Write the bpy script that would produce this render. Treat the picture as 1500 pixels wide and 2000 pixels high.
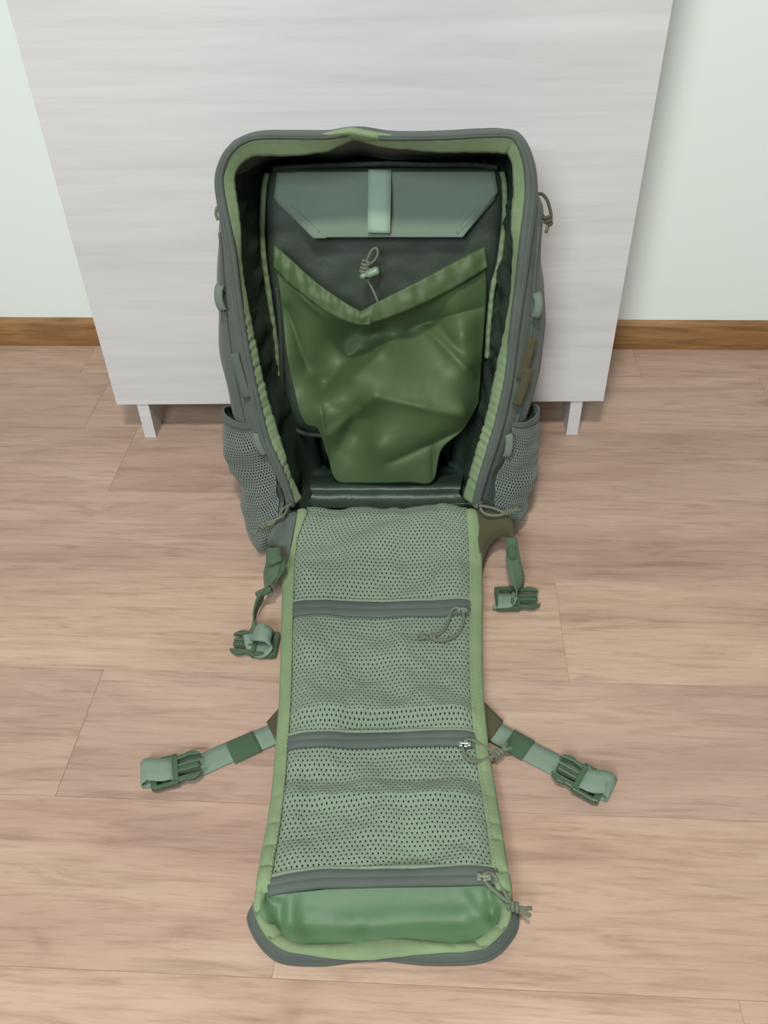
import bpy, bmesh, math, random
import numpy as np
from mathutils import Vector, Matrix, noise as mnoise

for o in list(bpy.data.objects):
    bpy.data.objects.remove(o)
scene = bpy.context.scene
COL = scene.collection
random.seed(4)

# ------------------------------------------------------------------ camera
F_PX, PITCH, ROLL, YAW = 1647.4, 0.711444, -0.0302548, -0.0716707
CAM = np.array([0.0, 0.0, 0.9])
def _basis():
    cy, sy = math.cos(YAW), math.sin(YAW)
    f = np.array([sy*math.cos(PITCH), cy*math.cos(PITCH), -math.sin(PITCH)])
    r = np.array([cy, -sy, 0.0]); u = np.cross(r, f)
    c, s = math.cos(ROLL), math.sin(ROLL)
    return f, r*c + u*s, u*c - r*s
CF, CR, CU = _basis()
cam_data = bpy.data.cameras.new('camera')
cam_data.sensor_width = 36.0
cam_data.lens = F_PX*36.0/2000.0
cam_data.clip_start = 0.02
cam = bpy.data.objects.new('camera', cam_data)
M = Matrix.Identity(4)
for i in range(3):
    M[i][0] = CR[i]; M[i][1] = CU[i]; M[i][2] = -CF[i]; M[i][3] = CAM[i]
cam.matrix_world = M
COL.objects.link(cam)
scene.camera = cam

# ------------------------------------------------------------------ world, lights, exposure
world = bpy.data.worlds.new('world'); scene.world = world
world.use_nodes = True
world.node_tree.nodes['Background'].inputs[0].default_value = (0.93, 0.98, 1.0, 1)
world.node_tree.nodes['Background'].inputs[1].default_value = 0.20

def area(name, loc, target, sx, sy, power, color, shape='RECTANGLE'):
    d = bpy.data.lights.new(name, 'AREA'); d.shape = shape
    d.size = sx; d.size_y = sy; d.energy = power; d.color = color
    o = bpy.data.objects.new(name, d); COL.objects.link(o)
    o.location = loc
    o.rotation_euler = (Vector(target) - Vector(loc)).to_track_quat('-Z', 'Y').to_euler()
    return o
area('ceiling_lamp_light', (-0.10, -0.15, 2.35), (-0.10, -0.15, 0), 0.26, 0.26, 37, (1.0, 0.93, 0.83), 'DISK')
area('window_light', (-0.6, -1.8, 2.15), (-0.1, 1.3, 0.4), 0.8, 0.9, 73, (0.87, 0.955, 1.0))

scene.view_settings.view_transform = 'Standard'
scene.view_settings.look = 'None'
scene.view_settings.gamma = 1.0
scene.view_settings.use_curve_mapping = False
scene.view_settings.exposure = 0.0

# ------------------------------------------------------------------ photo geometry helpers
def ray(px, py):
    return CF + CR*((px-750)/F_PX) + CU*((1000-py)/F_PX)
def atz(px, py, z):
    d = ray(px, py); return CAM + d*((z-CAM[2])/d[2])
def aty(px, py, Y):
    d = ray(px, py); return CAM + d*(Y/d[1])
PY = 0.0262                                    # heading of the pack (leans on the cabinet)
WD = np.array([math.cos(PY), math.sin(PY), 0]) # across the pack
DV = np.array([-math.sin(PY), math.cos(PY), 0])# into the pack
PO = np.array([-0.07, 0.966, 0.08])            # middle of the hinge line
UP = DV*0.085 + np.array([0, 0, 0.51]); UP /= np.linalg.norm(UP)
PN = np.cross(WD, UP); PN /= np.linalg.norm(PN)
def atp(px, py, off=0.0):
    """point on the plane of the pack's opening moved `off` into the pack"""
    d = ray(px, py); t = PN @ (PO + DV*off - CAM) / (PN @ d)
    return CAM + d*t
def cat(pts, n, closed=False):
    """Catmull-Rom resample, evenly spaced by arc length"""
    P = np.array(pts, float)
    m = len(P)
    out = []
    segs = m if closed else m-1
    for i in range(segs):
        if closed:
            a, b, c, d = P[(i-1) % m], P[i], P[(i+1) % m], P[(i+2) % m]
        else:
            b, c = P[i], P[i+1]
            a = P[i-1] if i > 0 else 2*b-c
            d = P[i+2] if i+2 < m else 2*c-b
        for k in range(12):
            t = k/12.0
            out.append(0.5*((2*b)+(c-a)*t+(2*a-5*b+4*c-d)*t*t+(3*b-a-3*c+d)*t**3))
    out.append(P[0] if closed else P[-1])
    out = np.array(out)
    s = np.concatenate([[0], np.cumsum(np.linalg.norm(np.diff(out, axis=0), axis=1))])
    q = np.linspace(0, s[-1], n + (1 if closed else 0))
    R = np.stack([np.interp(q, s, out[:, k]) for k in range(out.shape[1])], axis=1)
    return R[:-1] if closed else R
def nz(x, y, z, sc=1.0):
    return mnoise.noise(Vector((x*sc, y*sc, z*sc)))
def smooth(t):
    t = np.clip(t, 0, 1); return t*t*(3-2*t)

# ------------------------------------------------------------------ object helpers
def link(name, verts, faces, mat, parent=None, smooth_=True, thick=0.0, offset=-1.0, bevel=0.0, origin=(0, 0, 0), kind=None, sub=0):
    me = bpy.data.meshes.new(name)
    org = np.array(origin, float)
    V = np.asarray(verts, float) - org
    me.from_pydata([tuple(v) for v in V], [], faces)
    me.update()
    if smooth_:
        for p in me.polygons: p.use_smooth = True
    me.materials.append(mat)
    o = bpy.data.objects.new(name, me); COL.objects.link(o)
    if parent is not None: o.parent = parent
    else: o.location = org
    if thick:
        m = o.modifiers.new('thickness', 'SOLIDIFY'); m.thickness = thick; m.offset = offset
    if bevel:
        m = o.modifiers.new('bevel', 'BEVEL'); m.width = bevel; m.segments = 2; m.limit_method = 'ANGLE'; m.angle_limit = 0.6
    if sub:
        m = o.modifiers.new('sub', 'SUBSURF'); m.levels = sub; m.render_levels = sub
    if kind: o['kind'] = kind
    return o
def gridf(nu, nv, cu=False, base=0):
    f = []
    for i in range(nu if cu else nu-1):
        for j in range(nv-1):
            a = base+i*nv+j; b = base+((i+1) % nu)*nv+j
            f.append((a, b, b+1, a+1))
    return f
def sheet(name, G, mat, parent, cu=False, **k):
    G = np.asarray(G, float); nu, nv = G.shape[:2]
    return link(name, G.reshape(-1, 3), gridf(nu, nv, cu), mat, parent, **k)
def tube_geo(path, r, sides=8, closed=False):
    P = np.asarray(path, float); n = len(P)
    r = np.full(n, r) if np.isscalar(r) else np.asarray(r)
    T = np.gradient(P, axis=0) if not closed else (np.roll(P, -1, 0)-np.roll(P, 1, 0))
    T /= np.linalg.norm(T, axis=1)[:, None] + 1e-12
    ref = np.array([0.31, 0.2, 0.93])
    N = np.cross(T[0], ref); N /= np.linalg.norm(N)
    V = []
    for i in range(n):
        N = N - T[i]*(N @ T[i]); N /= np.linalg.norm(N)
        B = np.cross(T[i], N)
        for s in range(sides):
            a = 2*math.pi*s/sides
            V.append(P[i] + r[i]*(N*math.cos(a)+B*math.sin(a)))
    F = []
    for i in range(n if closed else n-1):
        for s in range(sides):
            a = i*sides+s; b = i*sides+(s+1) % sides
            c = ((i+1) % n)*sides+(s+1) % sides; d = ((i+1) % n)*sides+s
            F.append((a, b, c, d))
    if not closed:
        F.append(tuple(range(sides-1, -1, -1))); F.append(tuple((n-1)*sides+s for s in range(sides)))
    return V, F
class Geo:
    def __init__(s): s.v = []; s.f = []
    def add(s, vf):
        b = len(s.v); s.v += [np.array(x, float) for x in vf[0]]; s.f += [tuple(i+b for i in f) for f in vf[1]]; return s
    def box(s, c, size, R=None):
        c = np.array(c, float); h = np.array(size, float)/2; R = np.eye(3) if R is None else R
        V = [c + R @ (h*np.array(q)) for q in [(-1,-1,-1),(1,-1,-1),(1,1,-1),(-1,1,-1),(-1,-1,1),(1,-1,1),(1,1,1),(-1,1,1)]]
        return s.add((V, [(3,2,1,0),(4,5,6,7),(0,1,5,4),(1,2,6,5),(2,3,7,6),(3,0,4,7)]))
    def prism(s, poly, z0, z1):
        n = len(poly)
        V = [(x, y, z0) for x, y in poly] + [(x, y, z1) for x, y in poly]
        F = [tuple(range(n-1, -1, -1)), tuple(range(n, 2*n))] + [(i, (i+1) % n, n+(i+1) % n, n+i) for i in range(n)]
        return s.add((V, F))
    def xf(s, R, t):
        s.v = [R @ v + t for v in s.v]; return s
    def link(s, name, mat, parent=None, **k):
        return link(name, s.v, s.f, mat, parent, **k)
def tube(name, path, r, mat, parent, sides=8, closed=False, **k):
    V, F = tube_geo(path, r, sides, closed); return link(name, V, F, mat, parent, **k)
def ribbon(name, path, side, width, mat, parent, thick=0.0016, nw=4, **k):
    """webbing: path (n,3), side (3,) or (n,3) direction across"""
    P = np.asarray(path, float); n = len(P)
    S = np.broadcast_to(np.asarray(side, float), (n, 3)).copy()
    T = np.gradient(P, axis=0); T /= np.linalg.norm(T, axis=1)[:, None] + 1e-12
    S = S - T*(S*T).sum(1)[:, None]; S /= np.linalg.norm(S, axis=1)[:, None]
    w = np.full(n, width) if np.isscalar(width) else np.asarray(width)
    G = np.stack([P + S*((j/(nw-1)-0.5)*w)[:, None] for j in range(nw)], axis=1)
    return sheet(name, G, mat, parent, thick=thick, offset=0.0, **k)
def holes(name, S, nu, nv, mat, parent, r=0.52, thick=0.0009):
    """knitted mesh cloth with real holes, S(u, v) -> point"""
    V = []; F = []; key = {}
    def vid(u, v):
        k = (round(u*nu*60), round(v*nv*60))
        if k not in key:
            key[k] = len(V); V.append(S(min(max(k[0]/60/nu, 0), 1), min(max(k[1]/60/nv, 0), 1)))
        return key[k]
    for j in range(nv):
        st = 0.5*(j % 2)
        for i in range(nu + (j % 2)):
            u0, u1 = (i-st)/nu, (i+1-st)/nu
            u0c, u1c = max(u0, 0), min(u1, 1)
            um, v0, v1 = (u0+u1)/2, j/nv, (j+1)/nv
            if u0 < 0 or u1 > 1:
                F.append((vid(u0c, v0), vid(u1c, v0), vid(u1c, v1), vid(u0c, v1))); continue
            out = [(u0, v0), (um, v0), (u1, v0), (u1, v1), (um, v1), (u0, v1)]
            vm = (v0+v1)/2; hu = (u1-u0)/2*r; hv = (v1-v0)/2*(r+0.16)
            inn = [(um-hu*.75, vm-hv*.6), (um, vm-hv), (um+hu*.75, vm-hv*.6), (um+hu*.75, vm+hv*.6), (um, vm+hv), (um-hu*.75, vm+hv*.6)]
            oi = [vid(*p) for p in out]; ii = [vid(*p) for p in inn]
            for k in range(6):
                F.append((oi[k], oi[(k+1) % 6], ii[(k+1) % 6], ii[k]))
    F = [f for f in F if len(set(f)) >= 3]
    return link(name, V, F, mat, parent, thick=thick, offset=0.0, origin=ROOT)

# ------------------------------------------------------------------ materials
def s2l(c):
    return tuple(((x/255)/12.92 if x/255 <= 0.04045 else ((x/255+0.055)/1.055)**2.4) for x in c)
class NT:
    def __init__(s, name):
        s.m = bpy.data.materials.new(name); s.m.use_nodes = True
        s.t = s.m.node_tree; s.b = s.t.nodes['Principled BSDF']
    def n(s, kind, **k):
        x = s.t.nodes.new(kind)
        for a, v in k.items(): setattr(x, a, v)
        return x
    def l(s, a, b): s.t.links.new(a, b)
    def noise(s, vec, scale, detail=3, rough=0.55, dist=0.0):
        x = s.n('ShaderNodeTexNoise'); x.inputs['Scale'].default_value = scale
        x.inputs['Detail'].default_value = detail; x.inputs['Roughness'].default_value = rough
        x.inputs['Distortion'].default_value = dist
        s.l(vec, x.inputs['Vector']); return x.outputs['Fac']
    def ramp(s, fac, stops):
        x = s.n('ShaderNodeValToRGB'); e = x.color_ramp.elements
        while len(e) < len(stops): e.new(0.5)
        for k, (p, c) in enumerate(stops):
            e[k].position = p; e[k].color = (*c, 1) if len(c) == 3 else c
        s.l(fac, x.inputs['Fac']); return x.outputs['Color']
    def mapping(s, vec, sc, loc=None):
        x = s.n('ShaderNodeMapping'); x.inputs['Scale'].default_value = sc
        s.l(vec, x.inputs['Vector'])
        if loc is not None: s.l(loc, x.inputs['Location'])
        return x.outputs['Vector']
    def mix(s, fac, a, b, mode='MIX'):
        x = s.n('ShaderNodeMix', data_type='RGBA', blend_type=mode)
        if isinstance(fac, float): x.inputs[0].default_value = fac
        else: s.l(fac, x.inputs[0])
        for i, q in ((6, a), (7, b)):
            if isinstance(q, tuple): x.inputs[i].default_value = (*q[:3], 1)
            else: s.l(q, x.inputs[i])
        return x.outputs[2]
    def bump(s, h, strength, dist=0.001, prev=None):
        x = s.n('ShaderNodeBump'); x.inputs['Strength'].default_value = strength; x.inputs['Distance'].default_value = dist
        s.l(h, x.inputs['Height'])
        if prev is not None: s.l(prev, x.inputs['Normal'])
        return x.outputs['Normal']
    def obj(s):
        return s.n('ShaderNodeTexCoord').outputs['Object']
def fabric(name, rgb, rough=0.85, weave=900, wb=0.25, var=0.12, sheen=0.1, bumps=0.0, spec=0.3):
    t = NT(name); c = s2l(rgb); v = t.obj()
    f1 = t.noise(v, 14, 3)
    lo = tuple(x*(1-var) for x in c); hi = tuple(min(1, x*(1+var)) for x in c)
    col = t.ramp(f1, [(0.3, lo), (0.7, hi)])
    t.l(col, t.b.inputs['Base Color'])
    t.b.inputs['Roughness'].default_value = rough
    t.b.inputs['Specular IOR Level'].default_value = spec
    t.b.inputs['Sheen Weight'].default_value = sheen
    t.b.inputs['Sheen Roughness'].default_value = 0.5
    ch = t.noise(v, weave, 2, 0.6)
    nrm = t.bump(ch, wb, 0.0008)
    if bumps:
        nrm = t.bump(t.noise(v, 38, 3, 0.5, 0.6), bumps, 0.006, nrm)
    t.l(nrm, t.b.inputs['Normal'])
    return t.m
def plain(name, rgb, rough=0.4, metal=0.0, bump=0.0):
    t = NT(name); v = t.obj(); c = s2l(rgb)
    col = t.ramp(t.noise(v, 60, 2), [(0.3, tuple(x*.93 for x in c)), (0.7, tuple(x*1.06 for x in c))])
    t.l(col, t.b.inputs['Base Color'])
    t.b.inputs['Roughness'].default_value = rough; t.b.inputs['Metallic'].default_value = metal
    if bump: t.l(t.bump(t.noise(v, 700, 2), bump, 0.0006), t.b.inputs['Normal'])
    return t.m
def floor_mat():
    t = NT('laminate_oak'); v = t.obj()
    oi = t.n('ShaderNodeObjectInfo')
    off = t.n('ShaderNodeCombineXYZ')
    mul = t.n('ShaderNodeMath', operation='MULTIPLY'); mul.inputs[1].default_value = 37.0
    t.l(oi.outputs['Random'], mul.inputs[0])
    for k in range(3): t.l(mul.outputs[0], off.inputs[k])
    big = t.noise(t.mapping(v, (1.3, 5.5, 1), off.outputs[0]), 1.6, 4, 0.55, 0.8)
    mid = t.noise(t.mapping(v, (3.0, 34, 1), off.outputs[0]), 1.5, 5, 0.62, 1.6)
    fine = t.noise(t.mapping(v, (14, 260, 1), off.outputs[0]), 1.0, 4, 0.7, 0.5)
    knot = t.noise(t.mapping(v, (5.5, 12, 1), off.outputs[0]), 1.25, 2, 0.45, 0.5)
    a = t.ramp(big, [(0.30, s2l((172, 146, 131))), (0.5, s2l((186, 160, 143))), (0.70, s2l((195, 171, 152)))])
    b = t.mix(0.75, a, t.ramp(mid, [(0.26, (0.60, 0.56, 0.54)), (0.48, (0.93, 0.92, 0.91)), (0.74, (1.05, 1.05, 1.05))]), 'MULTIPLY')
    c = t.mix(0.55, b, t.ramp(fine, [(0.28, (0.66, 0.62, 0.60)), (0.5, (0.98, 0.98, 0.98)), (0.8, (1.06, 1.06, 1.06))]), 'MULTIPLY')
    d = t.mix(0.8, c, t.ramp(knot, [(0.20, (0.62, 0.56, 0.54)), (0.32, (0.97, 0.96, 0.95)), (0.6, (1, 1, 1))]), 'MULTIPLY')
    tone = t.ramp(oi.outputs['Random'], [(0.0, (0.93, 0.92, 0.93)), (1.0, (1.04, 1.03, 1.0))])
    e = t.mix(1.0, d, tone, 'MULTIPLY')
    t.l(e, t.b.inputs['Base Color'])
    t.b.inputs['Roughness'].default_value = 0.5
    t.b.inputs['Specular IOR Level'].default_value = 0.12
    t.l(t.bump(fine, 0.18, 0.0006, t.bump(mid, 0.1, 0.0012)), t.b.inputs['Normal'])
    return t.m
def laminate_mat():
    t = NT('ash_laminate'); v = t.obj()
    a = t.noise(t.mapping(v, (1.2, 1.2, 17)), 1.4, 5, 0.6, 0.9)
    b = t.noise(t.mapping(v, (2.6, 2.6, 90)), 1.0, 5, 0.65, 1.4)
    c = t.ramp(a, [(0.25, s2l((197, 197, 196))), (0.5, s2l((206, 206, 206))), (0.75, s2l((213, 213, 213)))])
    d = t.mix(0.7, c, t.ramp(b, [(0.25, (0.89, 0.88, 0.865)), (0.5, (0.985, 0.985, 0.985)), (0.8, (1.02, 1.02, 1.02))]), 'MULTIPLY')
    t.l(d, t.b.inputs['Base Color']); t.b.inputs['Roughness'].default_value = 0.5
    t.b.inputs['Specular IOR Level'].default_value = 0.3
    t.l(t.bump(b, 0.08, 0.0006), t.b.inputs['Normal'])
    return t.m
def skirting_mat():
    t = NT('skirting_wood'); v = t.obj()
    a = t.noise(t.mapping(v, (2.2, 1, 36)), 1.5, 5, 0.6, 1.4)
    b = t.noise(t.mapping(v, (9, 1, 240)), 1.0, 4, 0.7, 0.6)
    c = t.ramp(a, [(0.28, s2l((110, 76, 44))), (0.5, s2l((146, 106, 64))), (0.74, s2l((172, 132, 86)))])
    d = t.mix(0.6, c, t.ramp(b, [(0.3, (0.72, 0.68, 0.64)), (0.6, (1, 1, 1))]), 'MULTIPLY')
    t.l(d, t.b.inputs['Base Color']); t.b.inputs['Roughness'].default_value = 0.42
    return t.m
def wall_mat():
    t = NT('wall_paint'); v = t.obj()
    c = t.ramp(t.noise(v, 1.6, 2), [(0.3, s2l((227, 237, 230))), (0.7, s2l((231, 241, 235)))])
    t.l(c, t.b.inputs['Base Color']); t.b.inputs['Roughness'].default_value = 0.8
    t.l(t.bump(t.noise(v, 260, 3), 0.06, 0.001), t.b.inputs['Normal'])
    return t.m
M_FLOOR = floor_mat(); M_LAM = laminate_mat(); M_SKIRT = skirting_mat(); M_WALL = wall_mat()
M_GAP = plain('floor_joint', (196, 166, 142), 0.8)
M_CORD = fabric('cordura', (86, 95, 88), 0.85, 1200, 0.3)
M_CORDD = fabric('cordura_olive', (74, 72, 50), 0.85, 1200, 0.3)  # olive tint partly holds the warm light on the right wing, put into the colour
M_TAPE = fabric('zip_tape', (82, 91, 85), 0.7, 1500, 0.2)
M_BIND = fabric('grosgrain_binding', (121, 141, 105), 0.75, 1800, 0.25)
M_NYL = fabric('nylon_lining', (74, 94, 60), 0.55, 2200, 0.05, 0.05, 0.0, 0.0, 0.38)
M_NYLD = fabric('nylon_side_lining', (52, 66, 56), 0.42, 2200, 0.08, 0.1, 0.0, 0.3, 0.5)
M_NYLB = fabric('nylon_flap_lining', (80, 110, 77), 0.5, 2200, 0.06, 0.06, 0.0, 0.1, 0.4)
M_SLEEVE = fabric('sleeve_oxford', (58, 68, 57), 0.6, 1800, 0.15, 0.08, 0.0, 0.2, 0.4)
M_VEL = fabric('flap_oxford', (108, 126, 110), 0.75, 1800, 0.2, 0.05)
M_WEB = fabric('webbing', (116, 136, 120), 0.7, 1600, 0.35, 0.05)
M_MESH = fabric('mesh_knit', (122, 138, 120), 0.8, 1600, 0.3, 0.06)
M_PATCH = fabric('hook_patch', (68, 93, 68), 0.9, 2000, 0.5, 0.06)
M_PLAST = plain('buckle_plastic', (66, 90, 66), 0.38, 0, 0.1)
M_CORDL = fabric('paracord', (106, 114, 94), 0.8, 2600, 0.5, 0.08)
M_METAL = plain('zip_slider_metal', (170, 176, 170), 0.3, 0.9)
M_SLIDE = plain('zip_slider_painted', (120, 128, 112), 0.4)
M_TAB = fabric('webbing_tab', (146, 170, 150), 0.7, 1600, 0.35, 0.05)
M_MESHD = fabric('mesh_knit_dark', (104, 114, 108), 0.8, 1600, 0.3, 0.06)
M_WEBD = fabric('webbing_dark', (78, 98, 74), 0.7, 1600, 0.35, 0.05)
M_CORDB = fabric('paracord_brown', (78, 76, 60), 0.8, 2600, 0.5, 0.08)
M_WEBL = fabric('webbing_side', (104, 117, 106), 0.7, 1600, 0.35, 0.05)
M_STITCH = plain('stitch_thread', (142, 158, 124), 0.7)
M_LOCK = plain('cord_lock_plastic', (120, 140, 116), 0.35)

# ------------------------------------------------------------------ the setting
WALL_Y = 1.59
def structure(name, v, f, mat, **k):
    o = link(name, v, f, mat, None, smooth_=False, **k); o['kind'] = 'structure'; return o
def boxvf(x0, x1, y0, y1, z0, z1):
    return Geo().box(((x0+x1)/2, (y0+y1)/2, (z0+z1)/2), (x1-x0, y1-y0, z1-z0))
g = boxvf(-2.2, 2.2, -0.9, WALL_Y+0.1, -0.03, -0.0010)
floor = structure('floor', g.v, g.f, M_GAP)
g = boxvf(-2.2, 2.2, WALL_Y, WALL_Y+0.1, -0.0010, 2.5)
structure('wall_back', g.v, g.f, M_WALL)
# skirting board: rounded top profile swept along the wall
prof = [(0, 0), (-0.019, 0), (-0.019, 0.012), (-0.016, 0.030), (-0.0135, 0.040), (-0.0125, 0.050), (-0.009, 0.0555), (-0.004, 0.0575), (0, 0.058)]
V = []; F = []
for k, x in enumerate((-2.2, 2.2)):
    V += [(x, WALL_Y+p[0]-0.0002, p[1]) for p in prof]
n = len(prof)
F = [(i, i+1, n+i+1, n+i) for i in range(n-1)] + [tuple(range(n)), tuple(range(2*n-1, n-1, -1))]
structure('baseboard_back', V, F, M_SKIRT)

PW = 0.18945; Y0 = 1.08437; GAP = 0.0003
def joint(px, py): return float(atz(px, py, 0)[0])
rows = {}
# row index k: between Y0-k*PW (far edge) and Y0-(k+1)*PW
J = {-3: [joint(1245, 710), joint(170, 705)], -2: [joint(1500, 775)], -1: [joint(232, 915)], 0: [joint(1640, 1050), joint(-420, 1040)],
     1: [joint(1098, 1235)], 2: [joint(155, 1432)], 3: [joint(533, 1898)], 4: [joint(1448, 1975)], 5: [-0.2], 6: [0.5], 7: [-0.1]}
PL = 1.29
for k in range(-3, 10):
    yf = min(Y0-k*PW, WALL_Y); yn = Y0-(k+1)*PW
    js = sorted(J.get(k, [0.1*k]))
    edges = list(js)
    while edges[0] > -2.1: edges.insert(0, edges[0]-PL)
    while edges[-1] < 2.1: edges.append(edges[-1]+PL)
    edges = [min(max(e, -2.2), 2.2) for e in edges]
    for a, b in zip(edges[:-1], edges[1:]):
        if b-a < 0.02: continue
        g = boxvf(a+GAP/2, b-GAP/2, yn+GAP/2, yf-GAP/2, -0.0010, 0.0)
        c = np.array([(a+b)/2, (yf+yn)/2, 0])
        o = link('plank', g.v, g.f, M_FLOOR, floor, smooth_=False, origin=c, bevel=0.0004)
        o.location = c

# ------------------------------------------------------------------ cabinet (its front turned 1.7 degrees)
CY = 0.03
cab = bpy.data.objects.new('cabinet', None); COL.objects.link(cab)
cab.location = (-0.13, 1.2470, 0); cab.rotation_euler = (0, 0, CY)
cab['label'] = 'pale ash-grain laminate cabinet with a plain front, standing against the wall behind the backpack'
cab['category'] = 'cabinet'
W2 = 0.430; CH = 0.98; CD = 0.315
def cpart(name, x0, x1, y0, y1, z0, z1, bevel=0.0008):
    g = boxvf(x0, x1, y0, y1, z0, z1)
    return link(name, g.v, g.f, M_LAM, cab, smooth_=False, bevel=bevel)
cpart('front_panel', -W2, W2, 0.0, 0.016, 0.075, CH)
for s in (-1, 1):
    x = s*(W2-0.011)
    cpart('side_panel', x-0.009, x+0.009, 0.0165, CD, 0.075, CH)
cpart('top_panel', -W2-0.006, W2+0.006, -0.004, CD+0.004, CH+0.0005, CH+0.022)
cpart('back_panel', -W2+0.02, W2-0.02, CD-0.006, CD, 0.003, CH)  # unseen back, carried down almost to the floor to keep light out underneath
cpart('bottom_panel', -W2+0.0205, W2-0.0205, 0.0165, CD-0.0065, 0.075, 0.093)
for s in (-1, 1):
    for y in (0.004, CD-0.072):
        x = s*0.385
        cpart('leg', x-0.0105, x+0.0105, y, y+0.06, 0.0, 0.0748)

# ------------------------------------------------------------------ the backpack
ROOT = np.array([-0.08, 1.0, 0.0])
pack = bpy.data.objects.new('backpack', None); COL.objects.link(pack)
pack.location = ROOT
pack['label'] = 'olive green backpack leaning on the cabinet, unzipped, mesh front flap laid on the floor'
pack['category'] = 'backpack'
def K(**k): k.setdefault('origin', ROOT); return k

# --- opening outline
outer_px = [(563, 992), (546, 945), (526, 900), (508, 862), (487, 765), (466, 662), (450, 560), (441, 500), (432, 450), (424, 400), (419, 357),
            (424, 325), (440, 293), (467, 271), (500, 260), (560, 259), (634, 259), (688, 252), (756, 261), (867, 260), (940, 256), (992, 254),
            (1015, 262), (1033, 288), (1045, 325), (1049, 366), (1047, 402), (1041, 450), (1035, 492), (1027, 555), (1020, 602), (1012, 660),
            (1005, 720), (998, 765), (984, 830), (966, 890), (948, 945), (936, 990)]
#            zip width, binding width, outward bulge of the shell (m) per outline point
zw = [.010, .011, .012, .013, .0105, .0105, .011, .012, .0115, .010, .009, .008, .007, .006, .006, .006, .006, .006, .006, .006, .006, .007,
      .008, .010, .012, .013, .0135, .0135, .0125, .0115, .011, .0105, .0105, .011, .012, .012, .011, .010]
bw = [.010, .006, .010, .013, .0095, .0085, .005, .006, .011, .013, .013, .012, .014, .016, .018, .019, .013, .005, .008, .014, .016, .018,
      .015, .013, .0135, .0145, .0145, .013, .008, .006, .005, .007, .012, .013, .013, .0135, .013, .014]
bu = [.030, .036, .044, .050, .050, .042, .030, .022, .016, .006, .002, .001, .000, .000, .0, .0, .0, .0, .0, .0, .0, .0,
      .0, .001, .002, .008, .018, .022, .026, .030, .037, .043, .047, .050, .050, .046, .036, .030]
pl = np.array([atp(x, y) for x, y in outer_px])
ab = np.stack([(pl-PO) @ WD, (pl-PO) @ UP, np.array(zw), np.array(bw), np.array(bu)], axis=1)
NP = 330
# arc-length resample on (a,b) only
def resample(A, n):
    fine = []
    m = len(A)
    for i in range(m-1):
        a = A[i-1] if i else 2*A[i]-A[i+1]; b = A[i]; c = A[i+1]; d = A[i+2] if i+2 < m else 2*c-b
        for k in range(12):
            t = k/12
            fine.append(0.5*((2*b)+(c-a)*t+(2*a-5*b+4*c-d)*t*t+(3*b-a-3*c+d)*t**3))
    fine.append(A[-1]); fine = np.array(fine)
    s = np.concatenate([[0], np.cumsum(np.linalg.norm(np.diff(fine[:, :2], axis=0), axis=1))])
    q = np.linspace(0, s[-1], n)
    return np.stack([np.interp(q, s, fine[:, k]) for k in range(A.shape[1])], axis=1), s[-1]
RP, RL = resample(ab, NP)
tg = np.gradient(RP[:, :2], axis=0); tg /= np.linalg.norm(tg, axis=1)[:, None]
nin = np.stack([tg[:, 1], -tg[:, 0]], axis=1)          # inward (path runs clockwise from left hinge over the top)
SL = np.linspace(0, RL, NP)
def P3(a, b, off): return PO + WD*a + UP*b + DV*off
def rimpt(i, inward, off):
    q = RP[i, :2] + nin[i]*inward
    p = P3(q[0], q[1], off)
    p[2] -= .40*max(off, 0)*float(smooth((RP[i, 1]-.30)/.18))
    return p

# zipper tape: a rounded band round the opening
G = []
for i in range(NP):
    w = RP[i, 2]
    G.append([rimpt(i, -0.001, .016), rimpt(i, -0.001, .008), rimpt(i, .0015, .001), rimpt(i, w*.4, -.0015), rimpt(i, w*.55, .0005),
              rimpt(i, w*.7, -.0015), rimpt(i, w, .001), rimpt(i, w+.001, .006)])
zt = sheet('zipper_tape', G, M_TAPE, pack, **K(thick=0.0012))
# coil teeth along the middle of the tape
NC = int(RL/0.0011)
ii = np.linspace(0, NP-1, NC)
path = np.array([rimpt(int(i), RP[int(i), 2]*.52, -.0012) for i in ii])
path = np.stack([np.convolve(np.pad(path[:, k], 4, mode='edge'), np.ones(9)/9, mode='valid') for k in range(3)], axis=1)
tube('zipper_coil', path, 0.0013*(1+0.45*np.where(np.arange(NC) % 2, 1, -1)), M_TAPE, zt, 5, **K(kind='stuff'))

# light green gathered binding inside the tape
G = []
for i in range(NP):
    w, b = RP[i, 2], RP[i, 3]
    s = SL[i]; left = RP[i, 0] < 0
    frac = i/(NP-1)
    low = .02 < RP[i, 1] < (.30 if left else .24)
    amp = .0022 if low else .0012*(0.5+0.5*nz(s*60, 3, 0))
    ruf = abs(math.sin(s*math.pi/0.0125 + 1.3*nz(s*40, 0, 1)))
    pin = (1-ruf)**3*((1.3 if left else .8) if low else .12)
    if not low: ruf = .3*ruf + .4
    row = []
    for j in range(7):
        u = j/6
        off = .003 + .014*u + (-amp*(ruf)*math.sin(math.pi*u)*1.6 + .004*pin*math.sin(math.pi*u))
        row.append(rimpt(i, w*.92 + b*u*(1-0.16*pin*u) + .0012*nz(s*90, j*.3, 2)*u, off))
    G.append(row)
sheet('binding', G, M_BIND, pack, **K(thick=0.0012))

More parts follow.
